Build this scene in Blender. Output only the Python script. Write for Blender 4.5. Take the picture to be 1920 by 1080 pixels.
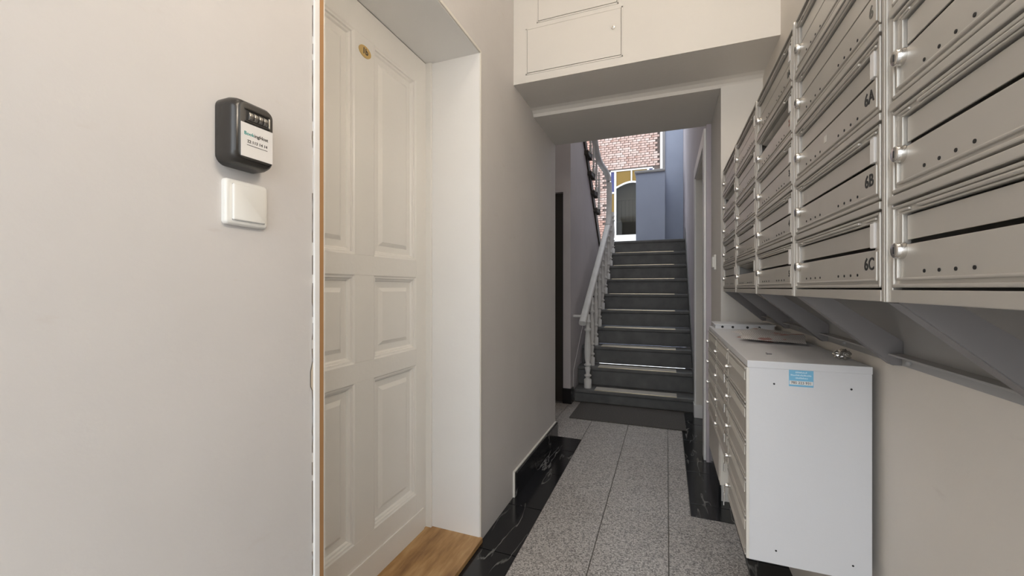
import bpy, bmesh, math, random
from mathutils import Matrix, Vector
for o in list(bpy.data.objects): bpy.data.objects.remove(o)
S = bpy.context.scene
C = S.collection
random.seed(7)
H = 1.10                                   # eye height above the hall floor

# ---------------------------------------------------------------- camera
cd = bpy.data.cameras.new('camera'); cam = bpy.data.objects.new('camera', cd); C.objects.link(cam)
cam.location = (0, 0, H); cam.rotation_euler = (math.radians(90), 0, math.atan(290/763))
cd.sensor_width = 36; cd.lens = 36*763/1920; cd.clip_start = .01
S.camera = cam
# ---------------------------------------------------------------- sky and exposure
w = bpy.data.worlds.new('overcast_sky'); S.world = w; w.use_nodes = True
bgn = w.node_tree.nodes['Background']; bgn.inputs[0].default_value = (.89, .945, 1.0, 1); bgn.inputs[1].default_value = 2.6
S.view_settings.view_transform = 'Standard'; S.view_settings.look = 'None'
S.view_settings.exposure = 0.68; S.view_settings.gamma = 1; S.view_settings.use_curve_mapping = False

def portal(name, loc, rot, sx, sy):        # sampling aid for the sky seen through an opening
    l = bpy.data.lights.new(name, 'AREA'); l.shape = 'RECTANGLE'; l.size = sx; l.size_y = sy
    l.cycles.is_portal = True
    o = bpy.data.objects.new(name, l); C.objects.link(o); o.location = loc; o.rotation_euler = rot
    return o
portal('entrance_portal', (-.14, -1.32, 1.35), (math.radians(90), 0, 0), 1.12, 2.7)
portal('side_entrance_portal', (.58, -.90, 1.3), (0, math.radians(90), 0), 2.5, .60)
portal('loggia_portal', (-.96, 6.98, 3.05), (math.radians(-90), 0, 0), 1.88, 2.6)
portal('skylight_portal', (-.35, 5.5, 4.45), (0, 0, 0), 1.1, 1.9)

# ---------------------------------------------------------------- materials
def nmat(name, col, rough=.6, metal=0, spec=.5):
    m = bpy.data.materials.new(name); m.use_nodes = True
    b = m.node_tree.nodes['Principled BSDF']
    b.inputs['Base Color'].default_value = (*col, 1); b.inputs['Roughness'].default_value = rough
    b.inputs['Metallic'].default_value = metal; b.inputs['Specular IOR Level'].default_value = spec
    return m
def nd(m, t, **kw):
    n = m.node_tree.nodes.new(t)
    for k, v in kw.items(): setattr(n, k, v)
    return n
def lk(m, a, b): m.node_tree.links.new(a, b)
def coords(m, scale=(1, 1, 1)):
    t = nd(m, 'ShaderNodeTexCoord'); mp = nd(m, 'ShaderNodeMapping'); mp.inputs['Scale'].default_value = scale
    lk(m, t.outputs['Object'], mp.inputs[0]); return mp.outputs[0]
def noise(m, vec, scale, detail=4, rough=.55):
    n = nd(m, 'ShaderNodeTexNoise'); n.inputs['Scale'].default_value = scale; n.inputs['Detail'].default_value = detail
    n.inputs['Roughness'].default_value = rough; lk(m, vec, n.inputs['Vector']); return n.outputs['Fac']
def ramp(m, fac, stops, interp='LINEAR'):
    r = nd(m, 'ShaderNodeValToRGB'); r.color_ramp.interpolation = interp
    e = r.color_ramp.elements
    while len(e) < len(stops): e.new(.5)
    for x, (p, c) in zip(e, stops): x.position = p; x.color = (*c, 1)
    lk(m, fac, r.inputs[0]); return r.outputs[0]
def bump(m, h, strength, dist=.002):
    b = nd(m, 'ShaderNodeBump'); b.inputs['Strength'].default_value = strength; b.inputs['Distance'].default_value = dist
    lk(m, h, b.inputs['Height']); lk(m, b.outputs[0], m.node_tree.nodes['Principled BSDF'].inputs['Normal'])
def setcol(m, c): lk(m, c, m.node_tree.nodes['Principled BSDF'].inputs['Base Color'])
def mixc(m, fac, a, b, mode='MIX'):
    x = nd(m, 'ShaderNodeMix', data_type='RGBA', blend_type=mode)
    for s, v in ((0, fac), (6, a), (7, b)):
        if hasattr(v, 'links'): lk(m, v, x.inputs[s])
        elif s == 0: x.inputs[0].default_value = v
        else: x.inputs[s].default_value = (*v, 1)
    return x.outputs[2]
M = {}
def painted(name, c1, c2, rough=.7, marks=None, sc=3):
    m = nmat(name, c1, rough); v = coords(m)
    c = ramp(m, noise(m, v, sc, 5), [(.3, c2), (.7, c1)])
    if marks:                                # sparse scuffs and hairline scratches
        v2 = coords(m, (1, 2.2, 6)); n = noise(m, v2, 2.6, 8, .6)
        f = ramp(m, n, [(.65, (0, 0, 0)), (.74, (.4, .4, .4))])
        c = mixc(m, f, c, marks)
    setcol(m, c); bump(m, noise(m, v, 60, 4), .12, .004); M[name] = m; return m
painted('wall_paint', (0.655, 0.632, 0.615), (0.615, 0.593, 0.577), .65, (.56, .50, .45))
painted('right_paint', (.72, .675, .615), (.685, .64, .58), .65, (.56, .50, .45))
painted('beam_paint', (0.73, 0.705, 0.665), (0.71, 0.685, 0.645), .7)
painted('soffit_paint', (0.8, 0.77, 0.73), (0.78, 0.75, 0.71), .7)
painted('hall_paint', (0.58, 0.545, 0.55), (0.54, 0.505, 0.51), .7)
painted('lilac_paint', (0.56, 0.515, 0.55), (0.51, 0.47, 0.505), .7)
painted('blue_paint', (0.48, 0.54, 0.67), (0.44, 0.5, 0.63), .55)  # blue of the sky light put into the wall colour
painted('white_gloss', (0.87, 0.865, 0.85), (0.85, 0.84, 0.825), .35)
painted('door_paint', (0.83, 0.81, 0.765), (0.81, 0.79, 0.745), .38)
painted('cabinet_white', (0.69, 0.69, 0.705), (0.67, 0.67, 0.685), .42)
painted('cabinet_grey', (0.52, 0.49, 0.45), (0.48, 0.455, 0.415), .38)
painted('cream_metal', (0.74, 0.71, 0.65), (0.7, 0.67, 0.61), .4)
painted('rail_white', (0.74, 0.73, 0.71), (0.64, 0.63, 0.6), .5, (.38, .34, .3), 9)
painted('stringer_paint', (.30, .28, .27), (.26, .245, .235), .6)
painted('ceiling_paint', (0.86, 0.85, 0.83), (0.84, 0.83, 0.81), .8)
m = nmat('box_metal', (.46, .425, .37), .34, .35); v = coords(m)
setcol(m, ramp(m, noise(m, v, 5, 3), [(.3, (.54, .51, .465)), (.7, (.60, .57, .52))])); bump(m, noise(m, v, 300, 2), .03, .001); M['box_metal'] = m
M['bracket_metal'] = nmat('bracket_metal', (.20, .188, .188), .5, .1)
M['rail_metal'] = nmat('rail_metal', (.36, .355, .35), .5, .2)
M['chrome'] = nmat('chrome', (.75, .73, .70), .22, 1)
M['black'] = nmat('black', (.012, .012, .012), .5)
M['ink'] = nmat('ink', (.03, .03, .03), .6)
M['faint_ink'] = nmat('faint_ink', (.16, .15, .13), .6)
M['red_ink'] = nmat('red_ink', (.35, .18, .15), .6)
M['teal_ink'] = nmat('teal_ink', (.04, .32, .30), .6)
M['white_label'] = nmat('white_label', (.78, .76, .74), .45)
M['sticker_blue'] = nmat('sticker_blue', (.19, .47, .68), .4)
M['sticker_pale'] = nmat('sticker_pale', (.62, .78, .88), .4)
M['lockbox_body'] = nmat('lockbox_body', (.030, .027, .024), .27)
M['lockbox_face'] = nmat('lockbox_face', (.055, .050, .044), .5)
M['switch_white'] = nmat('switch_white', (.84, .83, .79), .28)
M['brass'] = nmat('brass', (.66, .46, .18), .4, .25)
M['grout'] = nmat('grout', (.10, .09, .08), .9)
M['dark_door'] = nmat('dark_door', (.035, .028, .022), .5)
M['dark_grout'] = nmat('dark_grout', (.20, .19, .175), .9)
M['foil'] = nmat('foil', (.55, .53, .50), .25, 1)
M['window_white'] = nmat('window_white', (.45, .445, .44), .45)
M['glass_blue'] = nmat('glass_blue', (.035, .038, .11), .12, 0, .2)
M['glass_yellow'] = nmat('glass_yellow', (.125, .075, .012), .12, 0, .2)
M['board_pale'] = nmat('board_pale', (.14, .12, .10), .7)
M['lamp_glass'] = nmat('lamp_glass', (.9, .85, .75), .4)
b = M['lamp_glass'].node_tree.nodes['Principled BSDF']; b.inputs['Emission Color'].default_value = (1, .88, .74, 1); b.inputs['Emission Strength'].default_value = 13
M['sconce_glass'] = M['lamp_glass'].copy(); M['sconce_glass'].node_tree.nodes['Principled BSDF'].inputs['Emission Strength'].default_value = 36
M['hall_lamp_glass'] = M['lamp_glass'].copy(); M['hall_lamp_glass'].node_tree.nodes['Principled BSDF'].inputs['Emission Strength'].default_value = 4.5
# clear pane: part see-through, part mirror
m = bpy.data.materials.new('clear_glass'); m.use_nodes = True; nt = m.node_tree
for n in list(nt.nodes): nt.nodes.remove(n)
o_ = nt.nodes.new('ShaderNodeOutputMaterial'); t_ = nt.nodes.new('ShaderNodeBsdfTransparent'); g_ = nt.nodes.new('ShaderNodeBsdfGlossy'); x_ = nt.nodes.new('ShaderNodeMixShader'); f_ = nt.nodes.new('ShaderNodeFresnel')
g_.inputs['Roughness'].default_value = .03; f_.inputs[0].default_value = 1.5; t_.inputs[0].default_value = (.62, .62, .60, 1)
nt.links.new(f_.outputs[0], x_.inputs[0]); nt.links.new(t_.outputs[0], x_.inputs[1]); nt.links.new(g_.outputs[0], x_.inputs[2]); nt.links.new(x_.outputs[0], o_.inputs[0]); M['clear_glass'] = m
q_ = nt.nodes.new('ShaderNodeMath'); q_.operation = 'MULTIPLY'; q_.inputs[1].default_value = .35; nt.links.new(f_.outputs[0], q_.inputs[0]); nt.links.new(q_.outputs[0], x_.inputs[0])
# speckled granite
m = nmat('granite', (.4, .38, .36), .38); v = coords(m)
vo = nd(m, 'ShaderNodeTexVoronoi'); vo.inputs['Scale'].default_value = 210; lk(m, v, vo.inputs['Vector'])
sp = nd(m, 'ShaderNodeSeparateColor'); lk(m, vo.outputs['Color'], sp.inputs[0])
c = ramp(m, sp.outputs[0], [(0, (.05, .045, .042)), (.2, (.22, .20, .185)), (.4, (.43, .40, .375)), (.72, (.60, .57, .54)), (.93, (.74, .72, .69))], 'CONSTANT')
c = mixc(m, .35, c, ramp(m, noise(m, v, 2.2, 4), [(.3, (.38, .345, .315)), (.7, (.52, .495, .475))]))
setcol(m, c); M['granite'] = m
# black marble with pale veins
m = nmat('black_marble', (.012, .012, .013), .17)
tc = nd(m, 'ShaderNodeTexCoord'); mp = nd(m, 'ShaderNodeMapping'); mp.inputs['Rotation'].default_value = (0, 0, math.radians(38)); mp.inputs['Scale'].default_value = (5.0, 1.0, 2.0)
lk(m, tc.outputs['Object'], mp.inputs[0]); v = mp.outputs[0]
n1 = noise(m, v, 1.5, 4, .5)
vein = ramp(m, n1, [(.488, (0, 0, 0)), (.5, (.55, .55, .55)), (.512, (0, 0, 0))])
brk = ramp(m, noise(m, v, 2.7, 3), [(.45, (0, 0, 0)), (.60, (1, 1, 1))])
f = mixc(m, 1.0, vein, brk, 'MULTIPLY')
setcol(m, mixc(m, f, (.011, .011, .012), (.42, .41, .39))); M['black_marble'] = m
# oak threshold
m = nmat('oak', (.5, .32, .16), .45); v = coords(m, (5, .8, 5))
n1 = noise(m, v, 4.5, 6, .6)
setcol(m, ramp(m, n1, [(.3, (.20, .095, .032)), (.5, (.40, .225, .085)), (.7, (.56, .36, .17))])); bump(m, n1, .1); M['oak'] = m
m = nmat('oak_edge', (.42, .23, .10), .5); M['oak_edge'] = m
# stair covering
m = nmat('stair_grey', (.07, .07, .068), .5); v = coords(m)
setcol(m, ramp(m, noise(m, v, 7, 6), [(.3, (.085, .085, .083)), (.7, (.135, .134, .13))])); M['stair_grey'] = m
m = nmat('tread_pad', (.22, .205, .18), .42); v = coords(m); setcol(m, ramp(m, noise(m, v, 14, 4), [(.3, (.52, .485, .43)), (.7, (.62, .58, .52))])); M['tread_pad'] = m
M['brass_edge'] = nmat('brass_edge', (.60, .52, .38), .33, 1)
m = nmat('mat_grey', (.085, .078, .07), .9); v = coords(m); n1 = noise(m, v, 120, 3)
setcol(m, ramp(m, n1, [(.3, (.06, .055, .05)), (.7, (.11, .10, .092))])); bump(m, n1, .5); M['mat_grey'] = m
# bricks: every brick its own tint
m = nmat('brick_red', (.6, .35, .28), .9); v = coords(m)
oi = nd(m, 'ShaderNodeObjectInfo')
c = ramp(m, oi.outputs['Random'], [(0, (.20, .11, .085)), (.25, (.24, .148, .12)), (.55, (.28, .188, .16)), (.8, (.29, .22, .19)), (1, (.33, .26, .235))])
c = mixc(m, ramp(m, noise(m, v, 14, 5), [(.4, (0, 0, 0)), (.75, (.7, .7, .7))]), c, (.40, .33, .305)); setcol(m, c); M['brick_red'] = m
m = nmat('brick_rest', (.6, .42, .36), .9); v = coords(m, (4, 4, 13)); setcol(m, ramp(m, noise(m, v, 1.5, 3), [(.3, (.26, .14, .11)), (.7, (.34, .23, .19))])); M['brick_rest'] = m
M['mortar'] = nmat('mortar', (.08, .062, .055), .95)
M['concrete'] = nmat('concrete', (.55, .54, .52), .9)
M['plaster_grey'] = nmat('plaster_grey', (.36, .34, .33), .95)
m = nmat('newsprint', (.6, .56, .52), .8); v = coords(m)
wv = nd(m, 'ShaderNodeTexWave'); wv.inputs['Scale'].default_value = 55; wv.inputs['Distortion'].default_value = 2.5; lk(m, v, wv.inputs['Vector'])
n1 = noise(m, v, 16, 3)
c = ramp(m, wv.outputs['Fac'], [(.10, (.62, .58, .56)), (.30, (.90, .87, .85))])
setcol(m, mixc(m, ramp(m, n1, [(.60, (0, 0, 0)), (.66, (.8, .8, .8))]), c, (.62, .27, .23))); M['newsprint'] = m
M['crack_dark'] = nmat('crack_dark', (.10, .08, .06), .9)
M['chip'] = nmat('chip', (.55, .47, .36), .9)

# ---------------------------------------------------------------- mesh helpers
def bbox(bm, x0, x1, y0, y1, z0, z1, bev=0):
    mt = Matrix.Translation(((x0+x1)/2, (y0+y1)/2, (z0+z1)/2)) @ Matrix.Diagonal((abs(x1-x0), abs(y1-y0), abs(z1-z0), 1))
    r = bmesh.ops.create_cube(bm, size=1, matrix=mt)
    if bev:
        es = list({e for vv in r['verts'] for e in vv.link_edges})
        bmesh.ops.bevel(bm, geom=es, offset=bev, segments=2, profile=.5, affect='EDGES')
def poly_prism(bm, pts, axis, a0, a1):
    """pts in the plane normal to axis; extruded between a0 and a1"""
    def P(p, a): return {'x': (a, p[0], p[1]), 'y': (p[0], a, p[1]), 'z': (p[0], p[1], a)}[axis]
    A = [bm.verts.new(P(p, a0)) for p in pts]; B = [bm.verts.new(P(p, a1)) for p in pts]
    n = len(pts); bm.faces.new(A); bm.faces.new(B[::-1])
    for i in range(n): bm.faces.new((A[i], B[i], B[(i+1) % n], A[(i+1) % n]))
    bmesh.ops.recalc_face_normals(bm, faces=bm.faces)
def cyl(bm, p, axis, r0, r1, length, seg=20, bev=0):
    rot = {'x': Matrix.Rotation(math.pi/2, 4, 'Y'), '-x': Matrix.Rotation(-math.pi/2, 4, 'Y'), 'y': Matrix.Rotation(-math.pi/2, 4, 'X'), '-y': Matrix.Rotation(math.pi/2, 4, 'X'), 'z': Matrix.Identity(4)}[axis]
    mt = Matrix.Translation(p) @ rot @ Matrix.Translation((0, 0, length/2))
    r = bmesh.ops.create_cone(bm, cap_ends=True, segments=seg, radius1=r0, radius2=r1, depth=length, matrix=mt)
    if bev:
        es = [e for e in {e for vv in r['verts'] for e in vv.link_edges} if any(len(f.verts) > 4 for f in e.link_faces)]
        bmesh.ops.bevel(bm, geom=es, offset=bev, segments=2, profile=.5, affect='EDGES')
def lathe(bm, prof, seg=14, at=(0, 0, 0)):
    rings = [[bm.verts.new((at[0]+r*math.cos(2*math.pi*i/seg), at[1]+r*math.sin(2*math.pi*i/seg), at[2]+z)) for i in range(seg)] for r, z in prof]
    for a, b in zip(rings, rings[1:]):
        for i in range(seg): bm.faces.new((a[i], a[(i+1) % seg], b[(i+1) % seg], b[i]))
    bm.faces.new(rings[0][::-1]); bm.faces.new(rings[-1])
def sweep(bm, pts, prof):
    """sweep a closed 2D profile (side, up) along pts"""
    P = [Vector(p) for p in pts]; rings = []
    for i, p in enumerate(P):
        t = (P[min(i+1, len(P)-1)] - P[max(i-1, 0)]).normalized()
        side = t.cross(Vector((0, 0, 1)))
        side = side.normalized() if side.length > .15 else Vector((1, 0, 0))
        if side.x < 0 and i and rings: pass
        up = side.cross(t).normalized()
        rings.append([bm.verts.new(p + side*a + up*b) for a, b in prof])
    n = len(prof)
    for a, b in zip(rings, rings[1:]):
        for i in range(n): bm.faces.new((a[i], a[(i+1) % n], b[(i+1) % n], b[i]))
    bm.faces.new(rings[0][::-1]); bm.faces.new(rings[-1]); bmesh.ops.recalc_face_normals(bm, faces=bm.faces)
def rrect(w, h, r, n=5):
    out = []
    for cx, cy, a0 in ((w/2-r, h/2-r, 0), (-w/2+r, h/2-r, 90), (-w/2+r, -h/2+r, 180), (w/2-r, -h/2+r, 270)):
        for k in range(n+1):
            a = math.radians(a0+90*k/n); out.append((cx+r*math.cos(a), cy+r*math.sin(a)))
    return out
def me(bm, smooth=False):
    d = bpy.data.meshes.new('mesh'); bm.to_mesh(d); bm.free()
    if smooth:
        for p in d.polygons: p.use_smooth = True
        try: d.set_sharp_from_angle(angle=math.radians(40))
        except Exception: pass
    return d
def link(name, data, mat=None, parent=None, loc=(0, 0, 0), world=True):
    if data is not None:
        data.name = name
        if mat: data.materials.clear(); data.materials.append(M[mat])
    o = bpy.data.objects.new(name, data); C.objects.link(o); o.location = loc
    if parent:
        o.parent = parent
        if world: o.matrix_parent_inverse = base(parent).inverted()
    return o
def base(o):
    m = Matrix.Translation(o.location) @ o.rotation_euler.to_matrix().to_4x4()
    if o.parent: m = base(o.parent) @ o.matrix_parent_inverse @ m
    return m
def tag(o, label=None, cat=None, group=None, kind=None):
    for k, v in (('label', label), ('category', cat), ('group', group), ('kind', kind)):
        if v: o[k] = v
    return o
def thing(name, label, cat, loc, group=None):
    return tag(link(name, None, loc=loc), label, cat, group)
def boxes(name, bs, mat, parent=None, bev=0, smooth=False):
    """bs: (x0,x1,y0,y1,z0,z1) with z counted from eye height"""
    bm = bmesh.new()
    for q in bs: bbox(bm, q[0], q[1], q[2], q[3], q[4]+H, q[5]+H, bev)
    return link(name, me(bm, smooth), mat, parent)
def struct(name, bs, mat, parent=None, bev=0, label=None):
    o = boxes(name, bs, mat, parent, bev)
    if not parent: o['kind'] = 'structure'
    if label: o['label'] = label
    return o
TC = {}
def text_mesh(body, size, depth=.0003, sp=1.0, shear=0):
    k = (body, size, sp)
    if k in TC: return TC[k]
    cu = bpy.data.curves.new('t', 'FONT'); cu.body = body; cu.size = size; cu.extrude = depth; cu.align_x = 'CENTER'; cu.align_y = 'CENTER'
    cu.space_character = sp; cu.offset = size*.018 if size > .01 else 0; cu.shear = shear; cu.resolution_u = 3
    o = bpy.data.objects.new('t', cu); C.objects.link(o)
    dg = bpy.context.evaluated_depsgraph_get(); dg.update()
    d = bpy.data.meshes.new_from_object(o.evaluated_get(dg)); bpy.data.objects.remove(o)
    TC[k] = d; return d
FACE = {'-x': Matrix(((0, 0, -1), (-1, 0, 0), (0, 1, 0))), '+x': Matrix(((0, 0, 1), (1, 0, 0), (0, 1, 0))), '-y': Matrix(((1, 0, 0), (0, 0, -1), (0, 1, 0)))}
def text(name, body, size, loc, face, mat, parent, world=True, sp=1.0, bold=0):
    d = text_mesh(body, size, sp=sp).copy()
    o = link(name, d, mat, parent, world=False)
    m = Matrix.Translation(loc) @ FACE[face].to_4x4()
    if world: m = base(parent).inverted() @ m
    o.matrix_local = m
    return o
# pre-build the lettering while the scene is still small
for t, s, q in (('1b', .030, 1.0), ('6C', .024, 1.05), ('6B', .024, 1.05), ('6A', .024, 1.05), ('6', .024, 1.05)):
    text_mesh(t, s, sp=q)

# ================================================================ STRUCTURE
XL, XR, XH = -.755, .45, .235               # left wall, right wall, stair-hall right wall
R0 = -1.30                                  # entrance wall behind the camera
CE = 2.45                                   # ceiling over eye height
CH = 3.30                                   # higher ceiling of the stair hall
YB, YP0, YP1 = 2.01, 2.35, 2.87             # beam face, passage start and end
DZ = 1.024; DY0, DY1, DX = .742, 1.602, -1.019   # door recess

# -- floor base and tiles
fl = struct('floor', [(-2.2, .8, -3.0, 5.9, -1.25, -1.106)], 'dark_grout')
G = .0019
def tile(x0, x1, y0, y1, mat, nm):
    bm = bmesh.new(); bbox(bm, x0+G, x1-G, y0+G, y1-G, -1.116+H, -1.10+H, .0008)
    link(nm, me(bm), mat, fl)
def col(x0, x1, joints, mat, nm):
    for a, b in zip(joints, joints[1:]): tile(x0, x1, a, b, mat, nm)
col(-.578, -.287, [-1.43, -.86, -.29, .28, .85, 1.42, 1.99, 2.55, 3.11, 3.90], 'granite', 'granite_tile')
col(-.287, .008, [-1.33, -.76, -.19, .38, .95, 1.52, 2.09, 2.66, 3.23, 3.90], 'granite', 'granite_tile')
col(.008, .300, [-1.44, -.87, -.30, .27, .84, 1.41, 1.975], 'granite', 'granite_tile')
col(.008, .300, [1.975, 2.14], 'granite', 'granite_tile')
col(.008, .110, [2.14, 2.665, 3.24, 3.90], 'granite', 'granite_tile')
col(.300, .452, [-1.2, -.8, -.4, 0, .4, .8, 1.2, 1.6, 1.88, 2.14], 'black_marble', 'marble_tile')
col(.110, .452, [2.14, 2.27, 2.66, 2.815, 3.20, 3.58, 3.90], 'black_marble', 'marble_tile')
col(-.757, -.578, [-1.24, -.84, -.44, -.04, .36, .76, 1.165, 1.564, 1.935, 2.334, 2.70, 2.944], 'black_marble', 'marble_tile')
col(-.868, -.578, [2.944, 3.51, 3.90], 'granite', 'granite_tile')
col(-1.158, -.868, [2.88, 3.40, 3.80], 'granite', 'granite_tile')
col(-1.45, -1.158, [2.88, 3.22, 3.80], 'granite', 'granite_tile')
col(-1.90, -1.45, [2.88, 3.40, 3.80], 'granite', 'granite_tile')

# -- left wall with the deep door recess
wl = struct('wall_left', [(-1.03, XL, R0, .722, -1.10, CE), (-1.03, XL, .722, DY1, DZ, CE), (-1.03, XL, DY1, YP1, -1.10, CE),
                          (-1.30, -1.075, R0, YP1, -1.10, CE), (-1.08, -1.03, R0, .74, -1.10, CE), (-1.08, -1.03, DY1, YP1, -1.10, CE), (-1.08, -1.03, .70, 1.65, DZ+.01, CE)], 'wall_paint')
# recess lining (white boards)
struct('trim_1', [(DX, XL-.002, DY1-.008, DY1+.004, -1.09, DZ)], 'white_gloss', bev=.001, label='white board lining the far side of the door recess')
struct('trim_2', [(DX, XL-.002, .722, DY1-.008, DZ-.008, DZ+.004)], 'white_gloss', label='cream board lining the head of the door recess')
struct('trim_3', [(XL-.012, XL+.0035, DY1-.005, DY1+.006, -1.085, DZ+.006), (XL-.012, XL+.0035, .722, DY1-.005, DZ-.006, DZ+.006)], 'cream_metal', bev=.001, label='thin metal corner bead around the door recess')
struct('trim_4', [(XL-.03, XL+.006, .7065, .7215, -1.10, DZ+.01)], 'white_gloss', bev=.0015, label='white painted edge strip beside the door recess')
struct('trim_5', [(XL-.045, XL+.0045, .7215, .7335, -1.10, DZ)], 'oak_edge', label='bare oak edge of the door lining')
struct('trim_6', [(XL-.05, XL+.003, .7335, .7385, -1.10, DZ)], 'door_paint', label='cream bead behind the bare oak edge')
struct('trim_7', [(DX-.004, DX+.028, DY1-.020, DY1-.008, -1.085, DZ-.008)], 'door_paint', bev=.002, label='narrow cream door stop in the recess corner')
# peeled plaster edge beside the white strip
bm = bmesh.new(); z = -1.0; rnd = random.Random(3); L = []
while z < .9:
    big = -.235 < z < -.165
    L.append((.7065 - (.007 if -.23 < z < -.17 else rnd.uniform(.0002, .0022)), z)); z += rnd.uniform(.010, .03)
for (a, za), (b_, zb) in zip(L, L[1:]):
    if rnd.random() < .25 and not -.24 < za < -.16: continue
    q = [bm.verts.new((XL+.0006, yy, zz+H)) for yy, zz in ((a-.0007, za), (.7068, za), (.7068, zb), (b_-.0007, zb))]; bm.faces.new(q)
bmesh.ops.recalc_face_normals(bm, faces=bm.faces)
link('plaster_crack', me(bm), 'crack_dark', wl)
bm = bmesh.new()
for (a, za), (b_, zb) in zip(L, L[1:]):
    q = [bm.verts.new((XL+.0010, yy, zz+H)) for yy, zz in ((a+.0009, za), (.7068, za), (.7068, zb), (b_+.0009, zb))]; bm.faces.new(q)
link('chipped_paint', me(bm), 'chip', wl)

# -- right wall, pier, passage, beam
struct('wall_right', [(XR, .70, -.60, YP0, -1.10, CE), (XR, .70, R0, -.60, 1.45, CE), (XR, .70, R0, -1.2, -1.10, 1.45)], 'right_paint')  # unseen side opening, added to light the left wall and door
struct('pavement', [(.70, 14, -14, 6.9, -1.25, -1.12), (-14, .70, -14, R0-.12, -1.25, -1.12)], 'concrete')
struct('wall_pier', [(.262, .70, YP0, YP1-.03, -1.10, CE)], 'beam_paint')
bm = bmesh.new()                             # beam and lower lintel with a small cove between
poly_prism(bm, [(YB, CE+H), (YB, 1.070+H), (2.30, 1.068+H), (2.325, 1.062+H), (2.345, 1.050+H), (2.355, 1.035+H), (YP1, 1.034+H), (YP1, CE+H)], 'x', XL-.01, XR+.01)
bw = link('wall_beam', me(bm), 'beam_paint'); bw['kind'] = 'structure'
# access panels in the beam face
def onB(u, v, Y=YB):
    X = .9348*(u-1250); Yc = (u-960)*.3553+713.2; s = Y/Yc; return X*s, (540-v)*s
def panel(name, x0, x1, z0, z1, label, lock=None):
    t = thing(name, label, 'panel', ((x0+x1)/2, YB, z0+H))
    boxes('frame', [(x0, x1, YB-.003, YB+.002, z0, z0+.007), (x0, x1, YB-.003, YB+.002, z1-.007, z1), (x0, x0+.007, YB-.003, YB+.002, z0, z1), (x1-.007, x1, YB-.003, YB+.002, z0, z1)], 'beam_paint', t, .0008)
    boxes('hatch_door', [(x0+.009, x1-.009, YB-.005, YB+.002, z0+.009, z1-.009)], 'beam_paint', t, .001)
    boxes('seal', [(x0+.0065, x0+.0095, YB-.0012, YB+.002, z0+.007, z1-.007), (x1-.0095, x1-.0065, YB-.0012, YB+.002, z0+.007, z1-.007), (x0+.007, x1-.007, YB-.0012, YB+.002, z0+.0065, z0+.0095), (x0+.007, x1-.007, YB-.0012, YB+.002, z1-.0095, z1-.0065)], 'grout', t)  # dark strips standing in for the shaded gap round the hatch door
    if lock:
        bm = bmesh.new(); cyl(bm, (lock[0], YB-.004, lock[1]+H), '-y', .010, .009, .007, 20, .001); link('lock', me(bm, True), 'chrome', t)
        boxes('keyhole', [(lock[0]-.0012, lock[0]+.0012, YB-.0118, YB-.0108, lock[1]-.004, lock[1]+.004)], 'black', t)
x0, zb = onB(986, 143); x1, zb2 = onB(1168, 107); lx, lz = onB(1150, 53)
panel('access_hatch', x0, x1, zb+.004, zb+.245, 'flush cream service hatch with round key lock above passage', (lx, lz))
panel('vent_hatch', x0+.06, x1-.02, zb+.262, zb+.50, 'upper cream service hatch above the one with the key lock')
# -- entrance wall behind, ceiling
struct('wall_back', [(-.76, -.70, R0-.12, R0, -1.10, CE), (.42, .46, R0-.12, R0, -1.10, CE), (-.70, .42, R0-.12, R0, 1.6, CE), (-1.3, -.755, R0-.12, R0, -1.10, CE), (.45, .7, R0-.12, R0, -1.10, CE)], 'wall_paint')
struct('ceiling', [(-2.1, .8, R0-.12, 2.95, CE, CE+.1)], 'ceiling_paint')
struct('ceiling_hall', [(-2.1, .8, 2.87, 4.55, CH, CH+.1), (-2.1, .8, 6.45, 6.98, CH, CH+.1), (-2.1, -.9, 4.55, 6.45, CH, CH+.1), (.2, .8, 4.55, 6.45, CH, CH+.1), (-2.1, .8, 2.77, 2.87, CE, CH)], 'ceiling_paint', label='hall ceiling with an open skylight over the stairs')  # unseen opening over the stairs, added to brighten the landing walls

# -- stair hall walls
struct('wall_hall_right', [(XH, .70, YP1-.03, 2.95, -1.10, CH), (XH, .70, 2.95, 3.80, .93, CH), (XH, .70, 3.80, 6.72, -1.10, CH), (.40, .70, 2.95, 3.80, -1.10, .95)], 'lilac_paint')
struct('trim_8', [(XH-.014, XH+.004, 2.865, 2.95, -1.10, 1.02), (XH-.014, XH+.004, 3.80, 3.885, -1.06, 1.02), (XH-.014, XH+.004, 2.95, 3.80, .93, 1.02)], 'white_gloss', bev=.003, label='white casing round the hall side door')
struct('trim_9', [(XH, .34, 3.785, 3.80, -1.10, .93), (XH, .34, 2.95, 3.785, .915, .93)], 'cream_metal', label='cream lining of the hall side door')
struct('trim_10', [(XH-.018, .30, 3.772, 3.89, -1.10, -.99)], 'white_gloss', bev=.003, label='white plinth block at the foot of the door casing')
d2 = struct('door_2', [(.34, .375, 2.95, 3.785, -1.095, .915)], 'white_gloss')
for z0, z1 in ((-.95, -.30), (-.20, .80)):
    boxes('door_panel', [(.334, .342, 3.05, 3.33, z0, z1)], 'white_gloss', d2, .004); boxes('door_panel', [(.334, .342, 3.42, 3.70, z0, z1)], 'white_gloss', d2, .004)
struct('wall_hall_left', [(-2.0, -1.9, YP1-.3, 6.98, -1.10, CH)], 'hall_paint')
struct('wall_hall_near', [(-1.95, -1.03, YP1-.10, YP1, -1.10, CH)], 'hall_paint')
bm = bmesh.new()                             # wall facing the entrance, with a dark cellar doorway
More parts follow.
